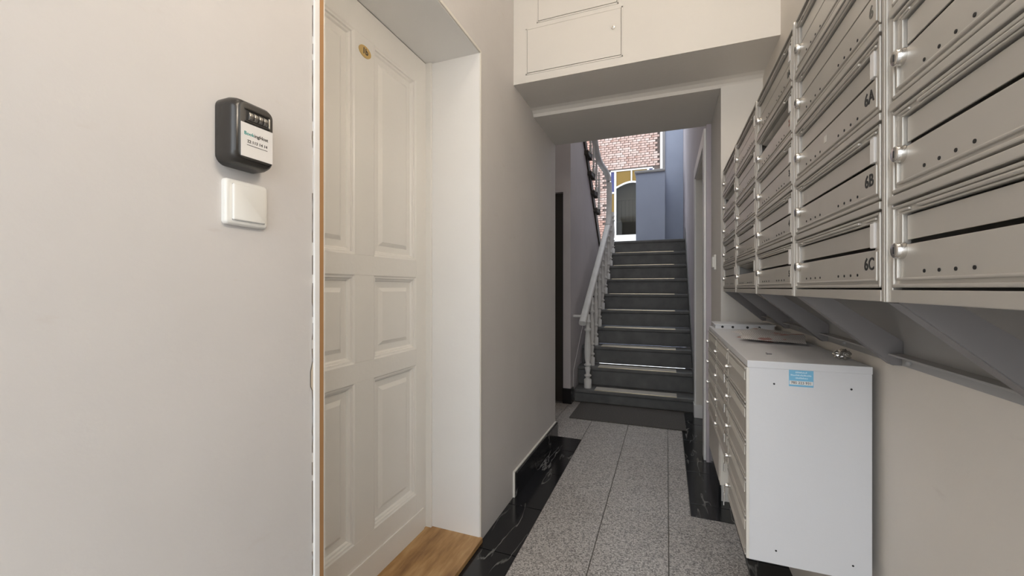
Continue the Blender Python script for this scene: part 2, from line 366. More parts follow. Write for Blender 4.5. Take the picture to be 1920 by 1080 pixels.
for q in ((-.925, -.853, 3.81, 3.90, -1.10, .918), (-1.95, -1.75, 3.81, 3.90, -1.10, .918), (-1.95, -.853, 3.81, 3.90, .918, CH)): bbox(bm, q[0], q[1], q[2], q[3], q[4]+H, q[5]+H)
o = link('wall_cellar', me(bm), 'hall_paint'); o['kind'] = 'structure'
d3 = struct('door_3', [(-1.75, -.925, 3.87, 3.90, -1.10, .918)], 'dark_door')  # dark leaf stands for the darkness inside the doorway
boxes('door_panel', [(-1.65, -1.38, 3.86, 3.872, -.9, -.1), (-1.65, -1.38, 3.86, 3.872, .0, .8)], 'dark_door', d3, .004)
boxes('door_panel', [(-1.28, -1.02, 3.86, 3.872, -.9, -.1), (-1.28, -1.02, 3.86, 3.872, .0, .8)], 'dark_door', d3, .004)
bm = bmesh.new()                             # wall under the upper flight
poly_prism(bm, [(3.90, -1.10+H), (5.58, -1.10+H), (5.58, .52+H), (5.45, .64+H), (4.45, 1.58+H), (3.90, 2.10+H)], 'x', -1.0, -.853)
o = link('wall_spandrel', me(bm), 'hall_paint'); o['kind'] = 'structure'
bl = struct('baseboard_hall', [(-.928, -.842, 3.797, 3.81, -1.10, -.955), (-.853, -.842, 3.81, 3.895, -1.10, -.955)], 'black_marble', bev=.001)
# black marble skirting tiles on the left wall
bs = struct('baseboard_left', [(XL-.002, XL+.010, 2.0, YP1, -1.10, -.965)], 'cream_metal', bev=.001)
for a, b_ in ((2.008, 2.334), (2.336, 2.70), (2.702, YP1-.002)): boxes('skirting_tile', [(XL, XL+.020, a, b_, -1.10, -.972)], 'black_marble', bs, .001)
struct('baseboard_right', [(XH-.012, XH, 3.89, 3.93, -1.10, -.96), (.25, .262, YP0-.012, YP1-.03, -1.10, -.965)], 'black_marble')
# -- landing and loggia
LZ = .654
struct('floor_landing', [(-1.9, XH, 5.86, 6.98, LZ-.16, LZ)], 'stair_grey')
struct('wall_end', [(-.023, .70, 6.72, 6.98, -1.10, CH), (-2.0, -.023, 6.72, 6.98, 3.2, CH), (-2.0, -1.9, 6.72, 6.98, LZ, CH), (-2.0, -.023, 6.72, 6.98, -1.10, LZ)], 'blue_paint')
struct('trim_11', [(-.060, -.022, 6.69, 6.74, LZ, 3.2)], 'window_white', bev=.003, label='white casing of the loggia opening')
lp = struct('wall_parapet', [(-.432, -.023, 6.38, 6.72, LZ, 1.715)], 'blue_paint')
boxes('coping', [(-.452, -.020, 6.36, 6.74, 1.715, 1.755)], 'window_white', lp, .008)

# ================================================================ STAIRS
NS, RISE, RUN, Y1, Z1 = 10, .181, .216, 3.90, -.975
st = thing('staircase', 'dark grey straight staircase with pale tread strips and metal edges', 'staircase', (-.3, Y1, 0))
for k in range(NS):
    z = Z1+k*RISE; y = Y1+k*RUN; zb = -1.10 if k == 0 else z-RISE
    xl = -.85 if k else -.838
    sp_ = boxes('step', [(xl, XH-.001, y+.030, y+RUN+.03, zb, z-.034)], 'stair_grey', st)
    boxes('tread', [(xl, XH-.001, y, y+RUN+.028, z-.036, z)], 'stair_grey', sp_, .009)
    if k < NS-1:
        boxes('tread_strip', [(-.645, .085, y+.016, y+.140, z-.002, z+.0035)], 'tread_pad', sp_, .001)
        boxes('metal_edge', [(-.645, .085, y+.004, y+.016, z-.002, z+.0042)], 'brass_edge', sp_, .001)
# white skirting against the spandrel wall
bm = bmesh.new(); poly_prism(bm, [(3.93, -.99+H), (3.93, -.80+H), (5.6, .60+H), (5.6, .3+H)], 'x', -.853, -.848)
link('wall_string', me(bm), 'hall_paint', st)
bm = bmesh.new(); poly_prism(bm, [(3.95, -.99+H), (3.95, -.82+H), (5.86, .80+H), (5.86, .5+H)], 'x', XH-.010, XH)
link('wall_string', me(bm), 'stair_grey', st)
# railing
rg = thing('stair_railing', 'white turned baluster railing with sweeping handrail beside stairs', 'railing', (-.72, 4.0, Z1+H))
path = [(-.748, 3.93, -.285), (-.748, 3.96, -.262), (-.716, 5.30, .745), (-.714, 5.38, .82), (-.712, 5.44, .92), (-.711, 5.48, 1.05), (-.711, 5.50, 1.18), (-.712, 5.51, 1.32), (-.718, 5.51, 1.42), (-.732, 5.49, 1.49), (-.750, 5.43, 1.535), (-.766, 5.32, 1.555), (-.778, 5.16, 1.565), (-.782, 4.98, 1.60), (-.784, 4.82, 1.69), (-.784, 4.60, 1.895), (-.784, 3.98, 2.475)]
def smooth_path(p, n=4):
    out = []
    for i in range(len(p)-1):
        a, b, c, d = (Vector(p[max(i-1, 0)]), Vector(p[i]), Vector(p[i+1]), Vector(p[min(i+2, len(p)-1)]))
        if (c-b).length > .4: out += [b, b.lerp(c, .5)]; continue
        for k in range(n):
            t = k/n; out.append(.5*((2*b)+(c-a)*t+(2*a-5*b+4*c-d)*t*t+(3*b-a-3*c+d)*t**3))
    return out+[Vector(p[-1])]
P = [(q[0], q[1], q[2]+H) for q in smooth_path([p for p in path])]
bm = bmesh.new(); sweep(bm, P, rrect(.068, .056, .02, 4)); link('handrail', me(bm, True), 'rail_white', rg)
boxes('wall_stay', [(-.853, -.715, 3.915, 3.945, -.285, -.262)], 'rail_white', rg, .006)
prof = [(.021, 0), (.021, .10), (.012, .112), (.012, .125), (.020, .140), (.020, .150), (.011, .165), (.014, .20), (.017, .235), (.012, .25), (.021, .265), (.021, .275), (.012, .29), (.017, .34), (.0195, .42), (.018, .52), (.014, .62), (.012, .66), (.020, .675), (.020, .69), (.012, .705), (.013, .76), (.019, .77), (.019, .78), (.013, .80), (.013, .86)]
bm = bmesh.new(); lathe(bm, [(r*1.15, z/.86) for r, z in prof], 12); balm = me(bm, True)
for k in range(9):
    y = Y1+k*RUN+.085; z0 = Z1+k*RISE; t = (y-3.96)/(5.30-3.96); zt = -.262+t*(.745+.262)-.015
    x = -.722+t*.022
    o = link('baluster', balm, 'rail_white', rg, world=False); o.matrix_local = Matrix.Translation((x+.72, y-4.0, z0-Z1)) @ Matrix.Diagonal((1.5 if k == 0 else 1.2, 1.5 if k == 0 else 1.2, zt-z0, 1))
# upper flight rising back over the spandrel wall
uf = thing('upper_stair_flight', 'upper stair flight rising above the grey spandrel wall', 'staircase', (-1.3, 5.5, LZ+H))
bm = bmesh.new(); poly_prism(bm, [(5.62, .50+H), (5.62, .70+H), (4.45, 1.775+H), (3.95, 2.24+H), (3.95, 2.055+H), (4.45, 1.58+H)], 'x', -.93, -.843)
link('stringer', me(bm), 'stringer_paint', uf)
bm = bmesh.new(); poly_prism(bm, [(5.60, .495+H), (5.60, .52+H), (3.95, 2.075+H), (3.95, 2.05+H)], 'x', -.93, -.836)
link('stringer_edge', me(bm), 'dark_door', uf)
for k in range(7):
    z = .985+k*.176; y = 5.29-k*.2
    boxes('step', [(-1.89, -.805, y-.20, y+.035, z-.036, z+.012)], 'dark_door', uf, .006)
    boxes('step_end', [(-.845, -.800, y-.030, y+.030, z-.045, z+.030)], 'dark_door', uf, .006)
    boxes('riser', [(-1.89, -.845, y+.0, y+.018, z-.176, z-.035)], 'stair_grey', uf)
    o = link('baluster', balm, None, uf, world=False); o.matrix_local = base(uf).inverted() @ Matrix.Translation((-.80, y-.09, z+.01+H)) @ Matrix.Diagonal((.7, .7, .47, 1))

# ================================================================ COURTYARD FACADE
FY = 13.5; WX0, WX1, WZ0, WZ1 = -1.735, -.365, 1.66, 3.80
fc = struct('wall_courtyard', [(-9, WX0, FY, FY+.4, -1.1, 6.6), (WX1, -.19, FY, FY+.4, -1.1, 6.6), (WX0, WX1, FY, FY+.4, -1.1, WZ0), (WX0, WX1, FY, FY+.4, WZ1, 6.6), (-9, 6, FY+.4, FY+.5, -1.1, 6.6)], 'mortar')
struct('wall_wing', [(-.19, 6, FY-.10, FY+.4, -1.1, 6.6)], 'plaster_grey')
struct('ground', [(-12, 9, 6.98, 22, -1.25, -1.1)], 'plaster_grey')
def brick_mesh(l):
    bm = bmesh.new(); bbox(bm, -l/2, l/2, -.03, .012, -.031, .031, 0)
    bmesh.ops.bevel(bm, geom=[e for e in bm.edges if all(v.co.y < 0 for v in e.verts)], offset=.004, segments=1, affect='EDGES'); return me(bm)
BL, BS = brick_mesh(.238), brick_mesh(.112)
cells = []
for r in range(60):
    z = 1.35+r*.074; hd = r % 2
    x = -2.7+(.0625 if hd else 0)
    while x < -.2:
        l = .125 if hd else .25
        if not hd and random.random() < .18: l = .125
        cells.append((x+l/2, z, l)); x += l
vis, rest = [], []
for x, z, l in cells:
    if x+l/2 > -.19: continue
    if WX0-.01 < x+l/2 and x-l/2 < WX1+.01 and WZ0-.19 < z < WZ1+.05: continue
    seen = (z > WZ1 and x > -2.25 and z < 5.15 - .12*(x*-1)) or (-2.22 < x < -1.80 and z > 2.2 and z < 3.9) or (x > WX1 and z > 3.3 and z < 5.1)
    (vis if seen else rest).append((x, z, l))
random.shuffle(vis)
for i, (x, z, l) in enumerate(sorted(vis, key=lambda q: -q[2])):
    if i < 300:
        o = link('brick', BL if l > .2 else BS, 'brick_red', fc, (x, FY-random.uniform(0, .006), z+H))
    else: rest.append((x, z, l))
bm = bmesh.new()
for x, z, l in rest: bbox(bm, x-l/2+.006, x+l/2-.006, FY-.03, FY+.012, z-.031+H, z+.031+H)
o = link('brickwork', me(bm), 'brick_rest', fc); o['kind'] = 'stuff'
# stained window set in the facade
struct('trim_12', [(WX0-.1, WX1+.08, FY-.06, FY+.02, WZ0-.16, WZ0-.002)], 'window_white', label='white sill under the coloured window')
w1 = tag(link('window_1', None, loc=((WX0+WX1)/2, FY, WZ0+H)), kind='structure')
fb = .045; yf = (FY-.02, FY+.04)
xb = [WX0+fb/2, -1.555, -1.05, -.545, WX1-fb/2]
zb_ = [WZ0+fb/2, 2.18, 3.08, 3.30, WZ1-fb/2]
boxes('window_frame', [(WX0, WX1, *yf, WZ0, WZ0+fb), (WX0, WX1, *yf, WZ1-fb, WZ1), (WX0, WX0+fb, *yf, WZ0, WZ1), (WX1-fb, WX1, *yf, WZ0, WZ1)], 'window_white', w1, .004)
for x in (-1.555, -.545): boxes('mullion', [(x-.032, x+.032, *yf, WZ0+fb, WZ1-fb)], 'window_white', w1, .004)
boxes('mullion', [(-1.07, -1.03, *yf, 3.38, WZ1-fb)], 'window_white', w1, .004)
for xa, xc in ((WX0+fb, -1.587), (-.513, WX1-fb)):
    for z in (2.18, 3.08): boxes('glazing_bar', [(xa, xc, *yf, z-.028, z+.028)], 'window_white', w1, .004)
arc = lambda x: 3.235+.155*math.cos((x+1.05)/.47*math.pi/2*.98)
bm = bmesh.new(); n = 14; xs = [-1.523+i*(.946/n) for i in range(n+1)]
poly_prism(bm, [(x, arc(x)-.028+H) for x in xs]+[(x, arc(x)+.028+H) for x in xs[::-1]], 'y', *yf); link('arched_bar', me(bm), 'window_white', w1)
def pane(name, pts, mat):
    bm = bmesh.new(); poly_prism(bm, [(x, z+H) for x, z in pts], 'y', FY+.006, FY+.012); link(name, me(bm), mat, w1)
for xa, xc in ((WX0+fb, -1.587), (-.513, WX1-fb)):
    for za, zc, mm in ((WZ0+fb, 2.152, 'glass_blue'), (2.208, 3.052, 'glass_yellow'), (3.108, WZ1-fb, 'glass_blue')): pane('pane', [(xa, za), (xc, za), (xc, zc), (xa, zc)], mm)
for sg in (-1, 1):
    q = [x for x in xs if (x < -1.06 if sg < 0 else x > -1.04)]
    e = -1.07 if sg < 0 else -1.03; q = (q+[e]) if sg < 0 else ([e]+q)
    pane('pane', [(x, arc(x)+.02) for x in q]+[(q[-1], WZ1-fb), (q[0], WZ1-fb)], 'glass_yellow')
pane('pane', [(-1.523, WZ0+fb), (-.577, WZ0+fb)]+[(x, arc(x)-.02) for x in xs[::-1]], 'clear_glass')
# what stands behind the clear pane
bp = thing('board_partition', 'pale vertical board partition with rail behind the arched pane', 'partition', (-1.05, FY+.25, WZ0+H))
for i in range(8): boxes('board', [(-1.49+i*.118, -1.38+i*.118, FY+.22, FY+.245, 2.15, 2.90)], 'board_pale', bp, .004)
boxes('top_rail', [(-1.53, -.55, FY+.20, FY+.25, 2.86, 2.93)], 'board_pale', bp, .004)
boxes('kick_panel', [(-1.53, -.55, FY+.21, FY+.25, WZ0, 2.15)], 'dark_door', bp)
boxes('back_panel', [(-1.6, -.5, FY+.30, FY+.32, WZ0, 3.75)], 'board_pale', bp)

# ================================================================ PANELLED DOOR
dr = tag(link('door_1', None, loc=(DX, 1.18, 0)), kind='structure')
xa, xb_ = DX-.040, DX
def member(name, y0, y1, z0, z1): return boxes(name, [(xa, xb_, y0, y1, z0, z1)], 'door_paint', dr, .0012)
ST = (.762, .862, 1.134, 1.235, 1.508, 1.5935)
ZR = (-1.085, -.898, -.335, -.265, .046, .118, .905, 1.014)
member('stile', ST[0], ST[1], ZR[0], ZR[7]); member('stile', ST[4], ST[5], ZR[0], ZR[7])
for a, b_ in ((0, 1), (2, 3), (4, 5), (6, 7)): member('rail', ST[1], ST[4], ZR[a], ZR[b_])
for a, b_ in ((1, 2), (3, 4), (5, 6)): member('mullion', ST[2], ST[3], ZR[a], ZR[b_])
def inset_panel(y0, y1, z0, z1):
    """moulded recess and raised field of one door panel"""
    bm = bmesh.new()
    steps = [(0, 0), (.004, -.003), (.010, -.004), (.012, -.010), (.018, -.012), (.022, -.018), (.045, -.019), (.060, -.010)]
    rings = []
    for ins, dx in steps:
        rings.append([bm.verts.new((DX+dx, y, z+H)) for y, z in ((y0+ins, z0+ins), (y1-ins, z0+ins), (y1-ins, z1-ins), (y0+ins, z1-ins))])
    for a, b_ in zip(rings, rings[1:]):
        for i in range(4): bm.faces.new((a[i], a[(i+1) % 4], b_[(i+1) % 4], b_[i]))
    bm.faces.new(rings[-1]); bk = [bm.verts.new((xa, v_.co.y, v_.co.z)) for v_ in rings[0]]
    for i in range(4): bm.faces.new((rings[0][(i+1) % 4], rings[0][i], bk[i], bk[(i+1) % 4]))
    bm.faces.new(bk[::-1]); bmesh.ops.recalc_face_normals(bm, faces=bm.faces)
    link('door_panel', me(bm), 'door_paint', dr)
for y0, y1 in ((ST[1], ST[2]), (ST[3], ST[4])):
    for a, b_ in ((1, 2), (3, 4), (5, 6)): inset_panel(y0, y1, ZR[a], ZR[b_])
boxes('weather_strip', [(DX-.001, DX+.005, ST[0]+.01, ST[5]-.03, -1.083, -.982)], 'door_paint', dr, .002)
tp = struct('threshold', [(DX-.05, XL+.012, .722, DY1-.002, -1.10, -1.078)], 'oak', bev=.003, label='worn oak threshold board under the white door')
# oval number plate
npl = thing('door_number_plate', 'small oval brass number plate on the white door', 'plate', (DX, 1.184, .852+H))
bm = bmesh.new(); poly_prism(bm, [(1.184+.031*math.cos(a*math.pi/16), .852+H+.0205*math.sin(a*math.pi/16)) for a in range(32)], 'x', DX, DX+.003); link('plate', me(bm), 'brass', npl)
text('lettering', '1b', .030, (DX+.0034, 1.184, .852+H), '+x', 'ink', npl)

# ================================================================ LOCKBOX, SWITCHES
def slab(name, cy, cz, w, h, r, x0, x1, taper, mat, parent, n=6):
    """rounded slab standing off the left wall, narrowing towards its front"""
    bm = bmesh.new(); rings = []
    for t, ins in ((0, 0), (.55, 0), (.80, taper*.35), (.93, taper*.75), (1, taper*1.3)):
        rings.append([bm.verts.new((x0+(x1-x0)*t, cy+y*(1-2*ins/w), cz+z*(1-2*ins/h))) for y, z in rrect(w, h, r, n)])
    k = len(rings[0])
    for a, b_ in zip(rings, rings[1:]):
        for i in range(k): bm.faces.new((a[i], a[(i+1) % k], b_[(i+1) % k], b_[i]))
    bm.faces.new(rings[0][::-1]); bm.faces.new(rings[-1]); bmesh.ops.recalc_face_normals(bm, faces=bm.faces)
    return link(name, me(bm, True), mat, parent)
ly, lz = .5345, .283
lb = thing('key_lockbox', 'black wall-mounted key lockbox with dial window and white sticker', 'lockbox', (XL, ly, lz-.06+H))
slab('housing', ly, lz+H, .086, .121, .018, XL, XL+.043, .006, 'lockbox_body', lb)
slab('front_cover', ly+.002, lz+.001+H, .066, .102, .012, XL+.040, XL+.0465, .0015, 'lockbox_face', lb)
dw = boxes('dial_window', [(XL+.0455, XL+.0472, ly-.020, ly+.024, lz+.020, lz+.038)], 'black', lb, .0006)
for i in range(4):
    bm = bmesh.new(); cyl(bm, (XL+.042, ly-.015+i*.0094, lz+.029+H), 'y', .0092, .0092, .0076, 18, .0006); link('dial', me(bm, True), 'foil', lb)
for zz in (.0405, .0176): boxes('window_bezel', [(XL+.046, XL+.0485, ly-.022, ly+.026, lz+zz-.0015, lz+zz+.0015)], 'lockbox_body', lb, .0006)
boxes('release_slide', [(XL+.046, XL+.0495, ly+.0235, ly+.0265, lz+.019, lz+.037)], 'chrome', lb, .0005)
sk = boxes('sticker', [(XL+.0464, XL+.0472, ly-.029, ly+.033, lz-.046, lz+.0145)], 'white_label', lb)
for body, mt_, side in (('Book', 'teal_ink', 1), ('ingHost', 'ink', 0)):
    o = text('lettering', body, .0088, (XL+.0475, ly-.0042, lz-.004+H), '+x', mt_, sk)
    xs_ = [v_.co.x for v_ in o.data.vertices]; sh = -max(xs_)-.0003 if side else -min(xs_)+.0003
    for v_ in o.data.vertices: v_.co.x += sh
text('lettering', '22 113 14 14', .0074, (XL+.0475, ly+.002, lz-.0175+H), '+x', 'ink', sk)
boxes('printed_line', [(XL+.0470, XL+.0475, ly-.018, ly+.022, lz-.0245, lz-.0236)], 'ink', sk)
def wall_switch(y, z):
    t = thing('light_switch', 'white square rocker light switch below the lockbox', 'switch', (XL, y, z-.042+H))
    slab('frame', y, z+H, .084, .084, .007, XL, XL+.011, .003, 'switch_white', t)
    slab('rocker', y+.002, z+H, .064, .067, .003, XL+.010, XL+.0155, .0012, 'switch_white', t)
    boxes('gap', [(XL+.0105, XL+.0112, y-.0302, y+.0344, z-.0338, z+.0334)], 'stringer_paint', t)
wall_switch(.5446, .159)
# small white switch on the passage pier
hs = thing('passage_switch', 'small white switch on the passage pier beside the mailboxes', 'switch', (.262, 2.60, .10+H))
boxes('frame', [(.252, .262, 2.565, 2.645, .105, .190)], 'switch_white', hs, .003); boxes('rocker', [(.243, .254, 2.577, 2.633, .118, .178)], 'switch_white', hs, .003)

# ================================================================ WALL MAILBOXES
FX = .268; CW = .402; RP = .1157; BZ = -.003
YF = [2.262-i*CW for i in range(5)]         # far edge of each column
DWd, DH = CW-.030, RP-.016
def mb_door():
    bm = bmesh.new(); Wd = -DWd; A, B = .0510, .0880          # slot top of lower face, foot of upper rail
    bbox(bm, -.004, .003, Wd, 0, 0, A, .0010)               # lower face
    bbox(bm, -.004, .003, Wd, 0, B, DH, .0010)              # upper rail
    bbox(bm, -.004, .003, -.021, 0, A-.0005, B+.0005, .0008); bbox(bm, -.004, .003, Wd, Wd+.021, A-.0005, B+.0005, .0008)
    for q in ((Wd, 0, 0, .0045), (Wd, 0, DH-.004, DH), (-.0045, 0, 0, DH), (Wd, Wd+.0045, 0, DH), (Wd+.010, -.010, .0085, .0120), (-.0130, -.0095, .0085, .049), (Wd+.0095, Wd+.0130, .0085, .049)): bbox(bm, -.0075, -.003, *q, .0014)
    bbox(bm, -.0085, -.003, Wd+.062, -.055, .0905, .0945, .0018); bbox(bm, -.0070, -.003, -.037, -.013, .0905, .0940, .0015); bbox(bm, -.0070, -.003, Wd+.013, Wd+.042, .0905, .0940, .0015)
    # turned lip round the letter slot
    bbox(bm, -.0065, -.003, Wd+.019, -.019, B-.0005, B+.0015, .0008); bbox(bm, -.0060, -.003, -.0215, -.0195, A, B, .0008)
    return me(bm)
def mb_flap():
    bm = bmesh.new(); bbox(bm, -.0018, .0004, -DWd+.0225, -.0225, -.0315, -.0028, .0005); return me(bm)
def mb_lock():
    bm = bmesh.new(); cyl(bm, (-.003, -.0185, .0445), '-x', .0105, .0090, .0100, 22, .0012); return me(bm, True)
def mb_key():
    bm = bmesh.new(); bbox(bm, -.0134, -.0128, -.0195, -.0175, .0405, .0485); return me(bm)
def mb_ins():
    bm = bmesh.new(); bbox(bm, -.0070, -.001, -DWd+.017, -DWd+.029, .0535, .0875, .0010); return me(bm)
def mb_holes():
    bm = bmesh.new()
    for s in [.062+i*.026 for i in range(4)]+[.225+i*.024 for i in range(4)]: cyl(bm, (-.0035, -s, .0185), '-x', .0021, .0021, .0012, 10)
    return me(bm)
DM, FM, LM, KM, IM, HM = mb_door(), mb_flap(), mb_lock(), mb_key(), mb_ins(), mb_holes()
numbers = {3: ['6C', '6B', '6A', '6', ''], 2: ['5', '4', '3', '2', '1A'], 4: ['', '', '', '', ''], 1: ['', '', '', '', ''], 0: ['', '', '', '', '']}
labels = {0: 'grey steel mailbox column in the corner against the pier', 1: 'grey steel mailbox column second from the pier', 2: 'grey steel mailbox column with doors 4 and 5',
          3: 'grey steel mailbox column with doors lettered 6A, 6B and 6C', 4: 'grey steel mailbox column farthest from the pier, unnumbered doors'}
opened = {(2, 3), (0, 3), (1, 0)}
for ci, yf_ in enumerate(YF):
    zt = BZ+5*RP+.006
    t = thing('mailbox_column', labels[ci], 'mailboxes', (FX, yf_, BZ-.015+H), 'wall mailbox columns')
    y1, y0 = yf_-.0005, yf_-CW+.0005
    boxes('casing', [(FX-.001, XR-.001, y1-.002, y1, BZ-.015, zt), (FX-.001, XR-.001, y0, y0+.002, BZ-.015, zt), (XR-.004, XR-.001, y0, y1, BZ-.015, zt), (FX-.001, XR-.001, y0, y1, BZ-.015, BZ-.012), (FX-.001, XR-.001, y0, y1, zt-.003, zt)]
          + [(FX+.001, XR-.002, y0, y1, BZ+k*RP-.001, BZ+k*RP+.001) for k in range(1, 5)], 'box_metal', t)
    boxes('post', [(FX-.006, FX+.004, y1-.013, y1, BZ-.015, zt), (FX-.0085, FX+.004, y1-.005, y1, BZ-.015, zt)], 'box_metal', t, .001)
    boxes('post', [(FX-.006, FX+.004, y0, y0+.013, BZ-.015, zt), (FX-.0085, FX+.004, y0, y0+.005, BZ-.015, zt)], 'box_metal', t, .001)
    boxes('fascia', [(FX-.007, FX+.002, y0+.013, y1-.013, BZ-.0145, BZ+.0005)], 'box_metal', t, .0008)
    boxes('top_trim', [(FX-.007, FX+.002, y0+.013, y1-.013, zt-.006, zt)], 'box_metal', t, .0008)
    for k in range(5):
        if k: boxes('divider', [(FX-.009, FX+.003, y0+.0115, y1-.0115, BZ+k*RP-.0098, BZ+k*RP+.0004)], 'box_metal', t, .0012)
        dz = BZ+k*RP+.0034
        d = link('mailbox_door', DM, 'box_metal', t, (FX, y1-.0145, dz+H))
        pl = (0, 0, 0)
        def sub(nm, data, mat, loc=pl, rot=0):
            o = link(nm, data, mat, d, world=False); o.location = loc; o.rotation_euler = (0, rot, 0); return o
        sub('mail_flap', FM, 'box_metal', (.0, 0, .0880), -1.15 if (ci, k) in opened else 0)
        sub('lock', LM, 'chrome'); sub('keyhole', KM, 'black'); sub('label_insert', IM, 'white_label'); sub('vent_holes', HM, 'black')
        s = numbers[ci][k]
        if s: text('door_number', s, .024 if ci == 3 else .020, (-.0043, -.334 if len(s) > 1 else -.340, .032), '-x', {'6': 'faint_ink', '2': 'red_ink'}.get(s, 'ink'), d, world=False, sp=1.05)
        if (ci, k) == (3, 2): o = sub('plain_sticker', None, None) if False else None
# small blank sticker left on door 6A is built as a plain square
bm = bmesh.new(); bbox(bm, FX-.0048, FX-.0043, .868, .880, BZ+2*RP+.030+H, BZ+2*RP+.042+H)
d6 = [o for o in bpy.data.objects if o.name.startswith('mailbox_door') and abs(o.location.y-(YF[3]-.015)) < .01]
link('plain_sticker', me(bm), 'cream_metal', sorted(d6, key=lambda o: o.location.z)[2])
# sheet-metal brackets and wall rail that carry the mailboxes
bk = thing('mailbox_bracket_frame', 'dark sheet metal bracket frame carrying the wall mailboxes', 'bracket', (XR, 1.25, -.16+H))
boxes('wall_rail', [(XR-.006, XR, .05, 2.30, -.157, -.135), (XR-.028, XR, .05, 2.30, -.137, -.133)], 'rail_metal', bk, .0008)
boxes('back_plate', [(XR-.003, XR, .05, 2.30, -.135, -.0185)], 'rail_metal', bk)
for yc in (.652, 1.054, 1.456, 1.858, 2.255, .25):
    bm = bmesh.new()
    poly_prism(bm, [(FX+.004, -.0185+H), (FX+.056, -.0185+H), (XR-.004, -.108+H), (XR-.004, -.157+H), (XR-.018, -.157+H)], 'y', yc-.006, yc-.003)
    bm2 = [(FX+.004, -.0195), (XR-.018, -.158)]; q0, q1 = yc-.003, yc+.024
    A = [bm.verts.new((x, y, z+H)) for x, z in bm2 for y in (q0, q1)] + [bm.verts.new((x+.0015, y, z+.0022+H)) for x, z in bm2 for y in (q0, q1)]
    for f in ((0, 1, 3, 2), (4, 6, 7, 5), (0, 4, 5, 1), (2, 3, 7, 6), (0, 2, 6, 4), (1, 5, 7, 3)): bm.faces.new([A[i] for i in f])
    bmesh.ops.recalc_face_normals(bm, faces=bm.faces)
    link('strut', me(bm), 'bracket_metal', bk)
for y in (.45, 1.02, 1.33, 1.73):
    bm = bmesh.new(); bmesh.ops.create_uvsphere(bm, u_segments=12, v_segments=8, radius=.006, matrix=Matrix.Translation((XR-.007, y, -.147+H))); link('bolt', me(bm, True), 'rail_metal', bk)

# ================================================================ LOWER MAILBOX CABINETS
KX0, KX1, KT = .188, .433, -.179
RH = .0945
def low_door(w_, h_):
    bm = bmesh.new()
    bbox(bm, -.003, .004, -w_, 0, 0, h_*.60, .0010); bbox(bm, -.003, .004, -w_, 0, h_*.86, h_, .0010)
    bbox(bm, -.003, .004, -.016, 0, h_*.595, h_*.865, .0008); bbox(bm, -.003, .004, -w_, -w_+.016, h_*.595, h_*.865, .0008)
    bbox(bm, -.0065, -.002, -w_, 0, 0, .0045, .001); bbox(bm, -.0065, -.002, -w_, 0, h_-.0045, h_, .001); bbox(bm, -.006, -.002, -w_+.01, -.01, .010, .0125, .0008)
    return me(bm)
LD = low_door(.325-.016, RH-.006)
def low_flap():
    bm = bmesh.new(); bbox(bm, -.0045, .0005, -.309+.017, -.017, RH*.565, RH*.80, .0015); return me(bm)
LF = low_flap()
def low_lock():
    bm = bmesh.new(); cyl(bm, (-.002, -.012, .038), '-x', .0068, .0060, .013, 16, .0012); return me(bm, True)
LL = low_lock()
def low_ring():
    bm = bmesh.new(); pts = [(-.016, -.012+.007*math.cos(a*math.pi/6), .024+.014*math.sin(a*math.pi/6)) for a in range(12)]
    for p, q in zip(pts, pts[1:]+pts[:1]):
        a, b = Vector(p), Vector(q); mt = Matrix.Translation((a+b)/2) @ (b-a).to_track_quat('Z', 'Y').to_matrix().to_4x4(); bmesh.ops.create_cone(bm, segments=6, radius1=.0012, radius2=.0012, depth=(b-a).length, matrix=mt)
    bbox(bm, -.019, -.0145, -.018, -.006, -.014, .012, .001); return me(bm)
LR = low_ring()
CY = [(1.146, 1.471, 5, 'white metal mailbox cabinet with blue sticker on its plain side'), (1.4715, 1.796, 4, 'middle low mailbox cabinet with four rows of beige doors'), (1.7965, 2.121, 4, 'low mailbox cabinet next to the pier with perforated strip on top')]
